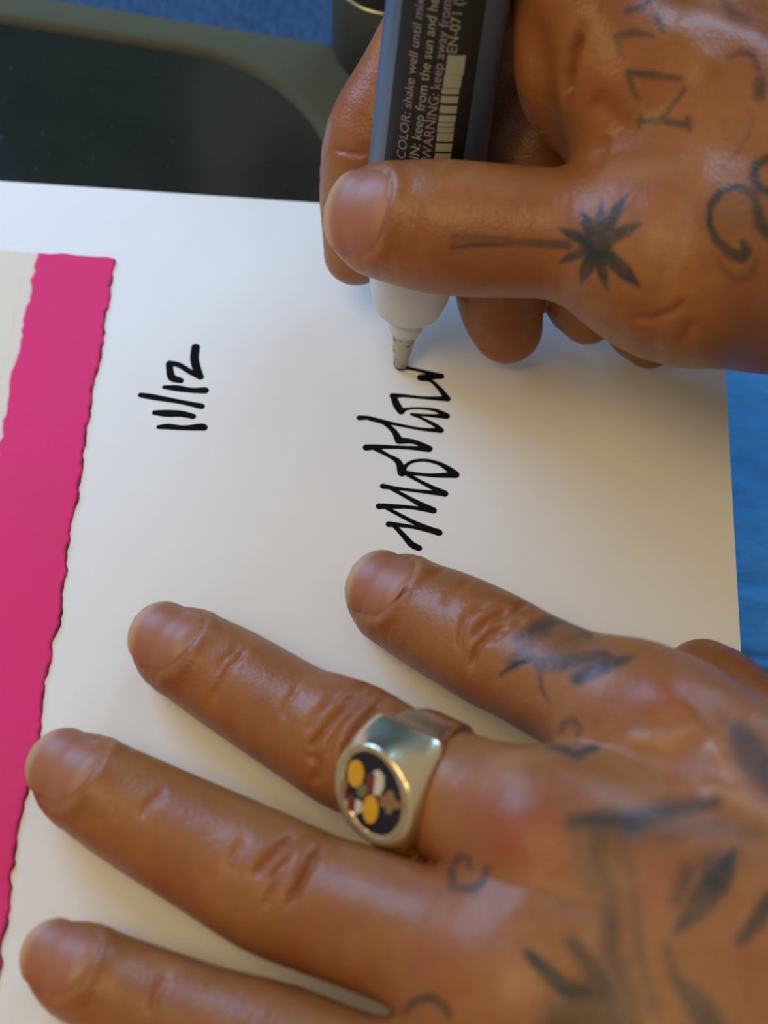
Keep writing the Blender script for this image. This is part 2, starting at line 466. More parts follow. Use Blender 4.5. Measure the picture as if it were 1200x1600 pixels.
# ------------------------------------------------------------------ implicit surfaces
def smin(a, b, k):
    h = np.maximum(k - np.abs(a - b), 0) / k
    return np.minimum(a, b) - h * h * k * .25

class Chain:
    """a tapered limb through points (px, py, height mm, half width px)"""
    def __init__(s, pts, flat=1.0, sub=3, world=False):
        w = []
        for px, py, h, rp in pts:
            if h is None:                                          # lies on the sheet
                h = 8.0
                for _ in range(6):
                    h = rp * proj(P(px, py, h))[2] / FPX * flat + 0.0
            p = P(px, py, h); w.append((*p, rp * proj(p)[2] / FPX))
        s.ctrl = np.array(w); s.q = catmull(s.ctrl, sub) if len(w) > 2 else s.ctrl
        s.flat = flat
        s.lo = (s.q[:, :3] - s.q[:, 3:]).min(0); s.hi = (s.q[:, :3] + s.q[:, 3:]).max(0)
    def d(s, p, full=True):
        best = np.full(len(p), 1e3)
        for i in range(len(s.q) - 1):
            a, b = s.q[i, :3], s.q[i + 1, :3]; ab = b - a; L2 = ab @ ab
            v = p - a; t = np.clip(v @ ab / L2, 0, 1)
            v = v - t[:, None] * ab
            r = s.q[i, 3] + t * (s.q[i + 1, 3] - s.q[i, 3])
            if s.flat != 1.0:
                a_ = ab / math.sqrt(L2); dn = np.array([0, 0, 1.]) - a_[2] * a_; dn /= np.linalg.norm(dn)
                c = v @ dn; v = v + (c * (1 / s.flat - 1))[:, None] * dn
            np.minimum(best, np.sqrt(np.einsum('ij,ij->i', v, v)) - r, out=best)
        return best

def surface_nets(f, lo, hi, h):
    """mesh the zero set of f; only blocks near the surface are sampled"""
    nb = 6
    nx = np.ceil((hi - lo) / h / nb).astype(int)
    N = nx * nb + 1
    grid = np.full(N, 1e3, np.float32)
    cb = np.stack(np.meshgrid(*[np.arange(k) for k in nx], indexing='ij'), -1).reshape(-1, 3)
    fc = f(lo + (cb + .5) * nb * h)
    near = np.abs(fc) < nb * h * 0.87 * 1.5 + 1.5
    # far blocks: constant sign
    for b, v in zip(cb[~near], fc[~near]):
        if v < 0: grid[b[0] * nb:b[0] * nb + nb + 1, b[1] * nb:b[1] * nb + nb + 1, b[2] * nb:b[2] * nb + nb + 1] = -1e3
    loc = np.stack(np.meshgrid(*[np.arange(nb + 1)] * 3, indexing='ij'), -1).reshape(-1, 3)
    ids = (cb[near][:, None] * nb + loc[None]).reshape(-1, 3)
    lin = np.unique((ids[:, 0] * N[1] + ids[:, 1]) * N[2] + ids[:, 2])
    I = np.stack([lin // (N[1] * N[2]), lin // N[2] % N[1], lin % N[2]], -1)
    vals = np.concatenate([f(lo + c * h) for c in np.array_split(I, max(1, len(I) // 200000))])
    grid.reshape(-1)[lin] = vals
    sgn = grid < 0
    cell = np.zeros(N - 1, np.uint8)
    for dx in (0, 1):
        for dy in (0, 1):
            for dz in (0, 1):
                cell += sgn[dx:N[0] - 1 + dx, dy:N[1] - 1 + dy, dz:N[2] - 1 + dz]
    act = np.argwhere((cell > 0) & (cell < 8))
    vid = np.full(N - 1, -1, np.int64); vid[tuple(act.T)] = np.arange(len(act))
    acc = np.zeros((len(act), 3)); cnt = np.zeros(len(act))
    cor = [(0, 0, 0), (1, 0, 0), (0, 1, 0), (1, 1, 0), (0, 0, 1), (1, 0, 1), (0, 1, 1), (1, 1, 1)]
    cv = [grid[act[:, 0] + c[0], act[:, 1] + c[1], act[:, 2] + c[2]] for c in cor]
    for a in range(8):
        for b in range(a + 1, 8):
            if sum(abs(cor[a][i] - cor[b][i]) for i in range(3)) != 1: continue
            m = (cv[a] < 0) != (cv[b] < 0)
            t = np.where(m, cv[a] / np.where(m, cv[a] - cv[b], 1), 0)[:, None]
            acc += np.where(m[:, None], np.array(cor[a]) + t * (np.array(cor[b]) - np.array(cor[a])), 0); cnt += m
    V = lo + (act + acc / cnt[:, None]) * h
    quads = []
    for ax in range(3):
        b, c = (ax + 1) % 3, (ax + 2) % 3
        sl0 = [slice(None)] * 3; sl1 = [slice(None)] * 3
        sl0[ax] = slice(0, -1); sl1[ax] = slice(1, None)
        e = np.argwhere(sgn[tuple(sl0)] != sgn[tuple(sl1)])
        e = e[(e[:, b] > 0) & (e[:, c] > 0) & (e[:, b] < N[b] - 1) & (e[:, c] < N[c] - 1)]
        o = np.zeros(3, int); ob = o.copy(); ob[b] = 1; oc = o.copy(); oc[c] = 1
        q = np.stack([vid[tuple((e - k).T)] for k in (ob + oc, oc, o, ob)], -1)
        flip = ~sgn[tuple(e.T)]
        q[flip] = q[flip][:, ::-1]
        quads.append(q)
    Q = np.concatenate(quads); Q = Q[(Q >= 0).all(1)]
    return V, Q

def subdivide(V, Q):
    n = len(V)
    E = np.sort(np.stack([Q, np.roll(Q, -1, 1)], -1).reshape(-1, 2), 1)
    key = E[:, 0] * n + E[:, 1]; u, inv = np.unique(key, return_inverse=True)
    mid = .5 * (V[u // n] + V[u % n]); cen = V[Q].mean(1)
    e = n + inv.reshape(-1, 4); c = n + len(u) + np.arange(len(Q))
    out = np.concatenate([np.stack([Q[:, k], e[:, k], c, e[:, k - 1]], -1) for k in range(4)])
    return np.concatenate([V, mid, cen]), out

def grad(f, p, h=0.25):
    g = np.zeros_like(p)
    for s in ((1, -1, -1), (-1, -1, 1), (-1, 1, -1), (1, 1, 1)):
        s = np.array(s, float); g += f(p + h * s)[:, None] * s
    return g / (4 * h)

def snap(f, V, it=2):
    for _ in range(it):
        g = grad(f, V); d = f(V)
        V = V - np.clip(d / np.maximum((g * g).sum(1), .2), -1, 1)[:, None] * g
    return V

def unit(v): return v / (np.linalg.norm(v, axis=-1, keepdims=True) + 1e-12)

class NailSpec:
    def __init__(s, chain, roll=0.0, up=(0, 0, 1), length=12.5, start=-8.5, width=0.80, droop=0.0):
        T, U = chain.ctrl[0], chain.ctrl[1]
        a = unit(T[:3] - U[:3]); up = unit(np.array(up, float)); d = unit(up - (up @ a) * a); sd = np.cross(d, a)
        if roll:
            c, q = math.cos(math.radians(roll)), math.sin(math.radians(roll)); d, sd = c * d + q * sd, c * sd - q * d
        s.T, s.a, s.dn, s.sd, s.r = T[:3], a, d, sd, T[3]
        s.len, s.start, s.w = length, start, width * T[3]
    def local(s, p):
        v = p - s.T; return v @ s.sd, v @ s.a, v @ s.dn            # across, along, up
    def sdist(s, p):
        x, y, z = s.local(p)
        yc = s.start + s.len * .5; hx, hy, rr = s.w, s.len * .5, s.w * .75
        qx, qy = np.abs(x) - hx + rr, np.abs(y - yc) - hy + rr
        d = np.hypot(np.maximum(qx, 0), np.maximum(qy, 0)) + np.minimum(np.maximum(qx, qy), 0) - rr
        return np.where(z > 0, d, 50.0), y
    def build(s, f, parent):
        nu, nv = 25, 33
        V, edge, lun = [], [], []
        rr = s.w * .75
        U, W = np.meshgrid(np.linspace(-1, 1, nu), np.linspace(0, 1, nv), indexing='ij')
        y = s.start + s.len * W
        # superellipse outline
        yy = (W * 2 - 1); halfw = s.w * np.sqrt(np.clip(1 - np.abs(yy) ** 3.2, 0.0, 1)) ** .9
        x = U * halfw
        base = s.T + x[..., None] * s.sd + y[..., None] * s.a
        t = np.full(U.shape, s.r * 1.6)
        # march down on to the skin
        for _ in range(40):
            q = base + t[..., None] * s.dn
            t = t - np.clip(f(q.reshape(-1, 3)).reshape(t.shape), -.5, .6) * .8
        ref = np.sqrt(np.clip(s.r ** 2 * .97 - x ** 2 * .9, 0.2, None)) * (1 - 0.010 * np.clip(y, 0, None) ** 2 * .6)
        t = np.where(W > .45, np.maximum(t, np.minimum(ref, t + 2.2)), t)
        top = base + (t + .20 - .32 * np.abs(U) ** 5 - .30 * np.clip(1 - W / .14, 0, 1))[..., None] * s.dn
        bot = base + (t - .25)[..., None] * s.dn
        V = np.concatenate([top.reshape(-1, 3), bot.reshape(-1, 3)])
        idx = np.arange(nu * nv).reshape(nu, nv); N = nu * nv
        Fc = np.stack([idx[:-1, :-1], idx[1:, :-1], idx[1:, 1:], idx[:-1, 1:]], -1).reshape(-1, 4)
        bd = list(idx[:, 0]) + list(idx[-1, 1:]) + list(idx[-2::-1, -1]) + list(idx[0, -2:0:-1])
        sidef = [(bd[(i + 1) % len(bd)], bd[i], bd[i] + N, bd[(i + 1) % len(bd)] + N) for i in range(len(bd))]
        Fc = [tuple(q) for q in Fc] + [tuple(q[::-1] + N) for q in Fc] + sidef
        e = np.clip((W - .80 + .10 * U ** 2) / .12, 0, 1); lu = np.clip((.22 - W - .08 * U ** 2) / .08, 0, 1)
        o = mesh_obj('fingernail', V, Fc, NAIL, parent, attrs={'edge': np.tile(e.reshape(-1), 2), 'lunula': np.tile(lu.reshape(-1), 2)})
        # make the normals face outwards
        bm = bmesh.new(); bm.from_mesh(o.data); bmesh.ops.recalc_face_normals(bm, faces=bm.faces[:]); bm.to_mesh(o.data); bm.free()
        return o

def hand_mesh(name, f, lo, hi, h, nails, creases, ridges, inks, blues, blush, pale, wide, gain, label):
    V, Q = surface_nets(f, np.array(lo, float), np.array(hi, float), h)
    V = snap(f, V, 2)
    V, Q = subdivide(V, Q)
    V = snap(f, V, 1)
    N = unit(grad(f, V))
    px, py, dep = proj(V)
    facing = np.einsum('ij,ij->i', N, unit(CAM - V))
    # which vertices can be seen: a coarse depth buffer
    cell = 6; gx = np.clip((px / cell).astype(int) + 50, 0, 399); gy = np.clip((py / cell).astype(int) + 50, 0, 399)
    zb = np.full(160000, 1e9); np.minimum.at(zb, gx * 400 + gy, dep)
    vis = (dep < zb[gx * 400 + gy] + 5.0) & (facing > 0.02)
    front = np.clip(facing / 0.25, 0, 1) * vis
    disp = np.zeros(len(V)); rnd = np.random.RandomState(3)
    # a little waviness for every line
    wob = 1.6 * np.sin(px * .11 + py * .07) + 1.2 * np.sin(py * .17 - px * .05)
    def field(list_, soft_default=3.0):
        out = np.zeros(len(V))
        for st in list_:
            pts = np.array(st[0], float); inten = st[1] if len(st) > 1 else 1.0; soft = st[2] if len(st) > 2 else soft_default
            m = (px > pts[:, 0].min() - 60) & (px < pts[:, 0].max() + 60) & (py > pts[:, 1].min() - 60) & (py < pts[:, 1].max() + 60)
            if not m.any(): continue
            if len(pts) > 1:
                d, t = seg_dist(px[m], py[m], pts[:, :2])
                w = np.interp(t, np.linspace(0, 1, len(pts)), pts[:, 2]) * wide
            else: d = np.hypot(px[m] - pts[0, 0], py[m] - pts[0, 1]); w = pts[0, 2]
            val = np.clip((w + soft - d) / (2 * soft), 0, 1); val = val * val * (3 - 2 * val)
            out[m] = np.maximum(out[m], min(1, inten * (gain if list_ is inks else 1)) * val)
        return out * front
    cr = np.zeros(len(V))
    for pts, w, dpt in creases:
        d, t = seg_dist(px + wob * .35, py + wob * .35, pts)
        taper = np.clip(np.minimum(t, 1 - t) * 5, 0.15, 1)
        cr = np.maximum(cr, front * dpt * taper * np.exp(-(d / w) ** 2))
    disp -= 1.4 * cr
    for pts, w, hgt in ridges:
        if len(pts) > 1: d, t = seg_dist(px, py, pts); taper = np.clip(np.minimum(t, 1 - t) * 5, 0.0, 1)
        else: d = np.hypot(px - pts[0][0], py - pts[0][1]); taper = 1
        disp += .75 * front * hgt * taper * np.exp(-(d / w) ** 2)
    for nl in nails:
        sd, y = nl.sdist(V)
        m = (sd < 6) & (y < nl.start + nl.len * .80)
        k = np.clip((nl.start + nl.len * .80 - y) / 3, 0, 1)
        disp += np.where(m, k * (.50 * np.exp(-((sd - 1.1) / 1.2) ** 2) - .12 * np.exp(-((sd - 0.0) / .5) ** 2)), 0)
        disp -= np.where((sd < 0) & (y < nl.start + nl.len), .10, 0)
    V = V + disp[:, None] * N
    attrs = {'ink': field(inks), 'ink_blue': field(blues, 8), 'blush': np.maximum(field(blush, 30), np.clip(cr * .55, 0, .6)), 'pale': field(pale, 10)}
    # knuckle redness fades into the neighbours
    o = mesh_obj(name, V, Q, SKIN, None, attrs=attrs)
    tag(o, label, 'hand')
    for nl in nails: nl.build(f, o)
    return o

def pole(pts): return [(x, y) for x, y in pts]

# ------------------------------------------------------------------ pen geometry (needed by the grip)
PEN_A = P(625, 574, 0.15); PEN_B = P(700, 0, 66)
PEN_D = unit(PEN_B - PEN_A); PEN_X = unit(np.cross(PEN_D, np.array([0, -1.0, 0.3]))); PEN_Y = np.cross(PEN_D, PEN_X)
def pen_mm(px, py):
    """distance along the pen axis of the axis point drawn nearest to the pixel"""
    s = np.linspace(0, 90, 1801); x, y, _ = proj(PEN_A + s[:, None] * PEN_D)
    return s[np.argmin(np.abs(y - py))]
def pen_px(s): return FPX / proj(PEN_A + s * PEN_D)[2]
s_body = pen_mm(0, 340)
PEN_R = 94 / pen_px(pen_mm(0, 120))
def pen_sdf(p):
    v = p - PEN_A; s = v @ PEN_D; rad = np.linalg.norm(v - s[:, None] * PEN_D, axis=1)
    prof = np.interp(s, [0, pen_mm(0, 497), pen_mm(0, 470), pen_mm(0, 430), s_body, 200], [1.0, 3.4, 6.4, 8.0, PEN_R, PEN_R])
    return (rad - prof) * .9

# ------------------------------------------------------------------ the hand resting on the sheet
def build_flat_hand():
    idx = Chain([(606, 930, None, 66), (640, 948, None, 78), (690, 972, 10.5, 86), (730, 992, 13, 90), (772, 1015, 15.5, 93), (820, 1040, 18, 92), (880, 1070, 22, 96), (960, 1105, 27, 106), (1040, 1145, 30, 112)], .94)
    mid = Chain([(269, 1010, None, 64), (310, 1032, None, 75), (361, 1061, None, 82), (460, 1122, 11.5, 88), (510, 1146, 13.5, 96), (550, 1166, 15, 102), (605, 1195, 17, 99), (670, 1230, 20, 102), (760, 1268, 26, 112), (890, 1325, 32, 128)], .94)
    rng = Chain([(116, 1212, None, 68), (168, 1243, None, 83), (236, 1281, None, 91), (342, 1337, 11, 101), (400, 1368, 13, 107), (443, 1390, 14.5, 109), (500, 1412, 16, 108), (555, 1430, 18, 110), (668, 1472, 24, 114), (830, 1545, 31, 135)], .94)
    pky = Chain([(104, 1506, None, 65), (150, 1530, None, 78), (205, 1555, None, 84), (320, 1604, 10, 94), (430, 1644, 13, 106), (560, 1696, 17, 110), (740, 1750, 25, 132)], .94)
    thm = Chain([(1098, 1064, None, 66), (1128, 1090, 8.6, 76), (1175, 1140, 9, 84), (1260, 1210, 11, 92), (1420, 1330, 18, 130)])
    back = [Chain([(1000, 1125, 29, 106), (1045, 1150, 30.5, 112), (1250, 1250, 38, 122), (1600, 1450, 42, 160)]),
            Chain([(860, 1312, 31.5, 124), (900, 1330, 33, 130), (1180, 1420, 38, 140), (1600, 1560, 42, 160)]),
            Chain([(800, 1532, 30, 132), (860, 1560, 31, 138), (1150, 1600, 36, 150), (1600, 1680, 40, 170)]),
            Chain([(720, 1742, 25, 128), (800, 1770, 27, 135), (1150, 1790, 30, 160), (1600, 1800, 36, 190)]),
            Chain([(1150, 1420, 20, 150), (1450, 1560, 26, 220)], 1.0),
            Chain([(950, 1560, 18, 140), (1450, 1640, 24, 220)], 1.0),
            Chain([(1550, 1560, 34, 260), (1900, 1760, 36, 260), (2300, 2000, 36, 280)], .85)]
    fing = [idx, mid, rng, pky]
    def f(p):
        d = np.full(len(p), 1e3)
        for c in fing: d = np.minimum(d, c.d(p))
        b = None
        for c in back:
            e = c.d(p); b = e if b is None else smin(b, e, 11.0)
        d = smin(d, b, 6.5)
        d = smin(d, thm.d(p), 4.0)
        return -smin(-d, p[:, 2] - 0.06, 1.2)
    lo = np.array([c.lo for c in fing + back + [thm]]).min(0) - 4; hi = np.array([c.hi for c in fing + back + [thm]]).max(0) + 4
    lo[2] = -2
    nails = [NailSpec(idx, roll=10, length=11.5, start=-6.0, width=.86), NailSpec(mid, roll=4, length=12.5, start=-6.5, width=.88),
             NailSpec(rng, roll=4, length=13.0, start=-6.5, width=.88), NailSpec(pky, roll=2, length=12.5, start=-6.5, width=.88)]
    creases = [
        # middle finger joint
        ([(575, 1070), (548, 1090), (525, 1115), (505, 1140), (487, 1162), (480, 1186)], 5.5, .8), ([(606, 1086), (580, 1112), (555, 1140), (540, 1170), (533, 1202)], 6, .9),
        ([(536, 1074), (510, 1098), (490, 1122), (474, 1150)], 4.5, .5), ([(590, 1077), (562, 1101), (538, 1128), (517, 1158), (508, 1192)], 4.5, .55), ([(480, 1170), (494, 1197), (492, 1230)], 8, .6),
        ([(470, 1068), (448, 1098), (440, 1132)], 5, .3), ([(640, 1105), (612, 1125), (590, 1155)], 5, .35),
        # index joint
        ([(800, 948), (762, 967), (745, 980), (735, 1002)], 5.5, .75), ([(799, 968), (770, 987), (750, 1005), (740, 1022), (735, 1054)], 5.5, .8),
        ([(772, 940), (745, 947), (725, 967), (717, 995), (715, 1028)], 5, .55), ([(826, 938), (797, 955), (765, 977)], 4.5, .5), ([(824, 965), (790, 982), (762, 1005)], 4.5, .5),
        ([(702, 886), (672, 897), (650, 912), (630, 925), (607, 945)], 5, .45), ([(735, 905), (700, 930), (690, 950)], 6, .25),
        # ring finger joint
        ([(468, 1296), (440, 1320), (413, 1347), (393, 1374)], 6.5, .8), ([(460, 1331), (433, 1357), (421, 1376)], 5, .55),
        ([(515, 1311), (487, 1343), (467, 1383), (447, 1421)], 6.5, .9), ([(382, 1308), (357, 1347), (350, 1368)], 6, .35), ([(450, 1350), (427, 1387), (410, 1422)], 5, .5),
        # end joints
        ([(390, 1008), (360, 1037), (340, 1070), (327, 1102)], 5, .45), ([(378, 1004), (352, 1027), (330, 1057)], 4, .3), ([(457, 1080), (445, 1108)], 5, .2),
        ([(259, 1233), (232, 1255), (215, 1282)], 7, .35), ([(264, 1518), (247, 1543), (233, 1588)], 6, .45),
        ([(1040, 1020), (1085, 1035), (1130, 1062)], 6, .15)]
    ridges = [([(974, 1157), (1035, 1157), (1093, 1134)], 15, .6), ([(1068, 1088), (1090, 1127), (1122, 1159)], 15, .5), ([(1110, 1154), (1141, 1208), (1166, 1236)], 16, .7),
              ([(1080, 1230), (1149, 1248), (1240, 1295)], 20, 1.0), ([(760, 1210), (840, 1190), (900, 1200)], 26, .5), ([(780, 1380), (850, 1420), (970, 1480)], 32, .7), ([(1042, 1092)], 42, 1.2), ([(800, 1290)], 60, .8)]
    ink = [
        # leaf on the index finger
        ([(808, 997, 5), (833, 984, 8), (859, 970, 7), (881, 964, 6), (907, 975, 6), (921, 995, 4)], .6, 7), ([(782, 1054, 2), (804, 1039, 4), (833, 1027, 3)], .85, 3), ([(800, 1035, 8), (822, 1010, 8), (850, 985, 9)], .4, 10),
        ([(844, 1036, 9), (881, 1036, 10), (914, 1028, 9), (943, 1025, 7), (965, 1036, 6), (988, 1026, 3)], .55, 6), ([(903, 1060, 8), (921, 1050, 9), (951, 1039, 7), (980, 1030, 4)], .7, 6), ([(844, 1045, 2), (846, 1076, 2), (859, 1099, 1)], .6, 3),
        # curl between the knuckles
        ([(877, 1143, 3), (881, 1129, 4), (896, 1125, 4), (907, 1138, 3), (901, 1154, 3)], .5, 4), ([(857, 1169, 2), (881, 1172, 4), (903, 1182, 4), (918, 1172, 5), (930, 1169, 4)], .65, 5),
        # hook by the ring
        ([(707, 1388, 4), (706, 1357, 5), (719, 1336, 4), (732, 1340, 4), (735, 1356, 3)], .6, 4), ([(714, 1387, 4), (740, 1391, 5), (755, 1376, 4), (763, 1356, 3)], .6, 4),
        # large design on the back of the hand
        ([(895, 1286, 8), (937, 1281, 12), (983, 1284, 12), (1032, 1273, 14), (1077, 1262, 11), (1120, 1256, 6)], .62, 14), ([(1032, 1274, 12), (1080, 1266, 9)], .45, 10),
        ([(937, 1300, 18), (930, 1347, 12), (955, 1396, 12), (958, 1445, 12), (955, 1490, 12), (976, 1550, 14), (990, 1620, 14)], .48, 18),
        ([(1146, 1330, 4), (1128, 1365, 18), (1095, 1410, 14), (1056, 1456, 4)], .72, 9), ([(1074, 1360, 10), (1060, 1405, 9)], .5, 14), ([(1205, 1405, 9), (1182, 1441, 10), (1156, 1471, 7)], .7, 8),
        ([(825, 1490, 6), (857, 1522, 9), (885, 1546, 11), (922, 1552, 8)], .85, 8), ([(895, 1475, 8), (927, 1515, 12), (948, 1557, 14), (964, 1610, 14)], .6, 12), ([(880, 1600, 40)], .55, 26),
        ([(1053, 1529, 6), (1088, 1564, 14), (1112, 1605, 16)], .6, 12), ([(940, 1330, 50)], .25, 40),
        ([(965, 1296, 8), (985, 1360, 7), (992, 1430, 6), (1000, 1500, 6), (1020, 1580, 8)], .34, 12), ([(910, 1300, 10), (905, 1340, 10), (925, 1390, 8)], .3, 16), ([(1110, 1350, 22)], .42, 16), ([(1085, 1400, 18)], .4, 16),
            ([(1010, 1300, 14), (1060, 1300, 12), (1110, 1290, 10), (1180, 1300, 10)], .28, 18), ([(905, 1560, 22), (940, 1600, 24)], .5, 20), ([(1040, 1480, 4), (1052, 1510, 6), (1060, 1535, 8)], .4, 10), ([(860, 1020, 14), (900, 1000, 12)], .3, 12),
            ([(633, 1580, 3), (647, 1565, 5), (673, 1558, 5), (697, 1573, 4), (702, 1588, 3)], .65, 4), ([(1160, 1150, 16), (1182, 1188, 16), (1215, 1215, 20)], .4, 12)]
    blue = [([(860, 1168, 5), (900, 1178, 6), (925, 1170, 5)], .5, 6), ([(986, 1292, 20)], .8, 14), ([(900, 1285, 10), (960, 1284, 10)], .4, 14), ([(1150, 1140, 10), (1182, 1190, 18), (1210, 1215, 20)], .6, 14),
            ([(1140, 1340, 8), (1110, 1370, 14)], .4, 12), ([(850, 985, 8), (900, 970, 6), (940, 1020, 8), (975, 1032, 6)], .35, 10), ([(1195, 1425, 14)], .3, 10)]
    blush = [([(1030, 1085, 25), (1075, 1090, 20)], .8, 34), ([(760, 1275, 30), (820, 1300, 40), (850, 1335, 30)], .9, 46), ([(1035, 1385, 30)], .6, 40), ([(620, 980, 20)], .5, 26), ([(1160, 1510, 60)], .5, 60),
             ([(665, 1385, 40), (760, 1480, 40)], .35, 60), ([(700, 1500, 60)], .5, 60), ([(320, 1060, 25)], .35, 30), ([(740, 1010, 20)], .4, 30), ([(490, 1200, 25)], .45, 30), ([(195, 1300, 25), (300, 1390, 30)], .35, 50)]
    pale = [([(984, 1157, 5), (1035, 1157, 6), (1083, 1140, 5)], .5, 8), ([(1110, 1165, 5), (1150, 1225, 6)], .5, 8), ([(1105, 1237, 6), (1149, 1248, 7), (1220, 1288, 8)], .6, 10), ([(780, 1205, 30)], .3, 30)]
    o = hand_mesh('hand', f, lo, hi, 1.0, nails, creases, ridges, ink, blue, blush, pale, 1.45, 1.3,
                  'tattooed hand lying flat on the sheet, gold signet ring on its middle finger')
    return f, mid, o
flat_f, flat_mid, flat_hand = build_flat_hand()

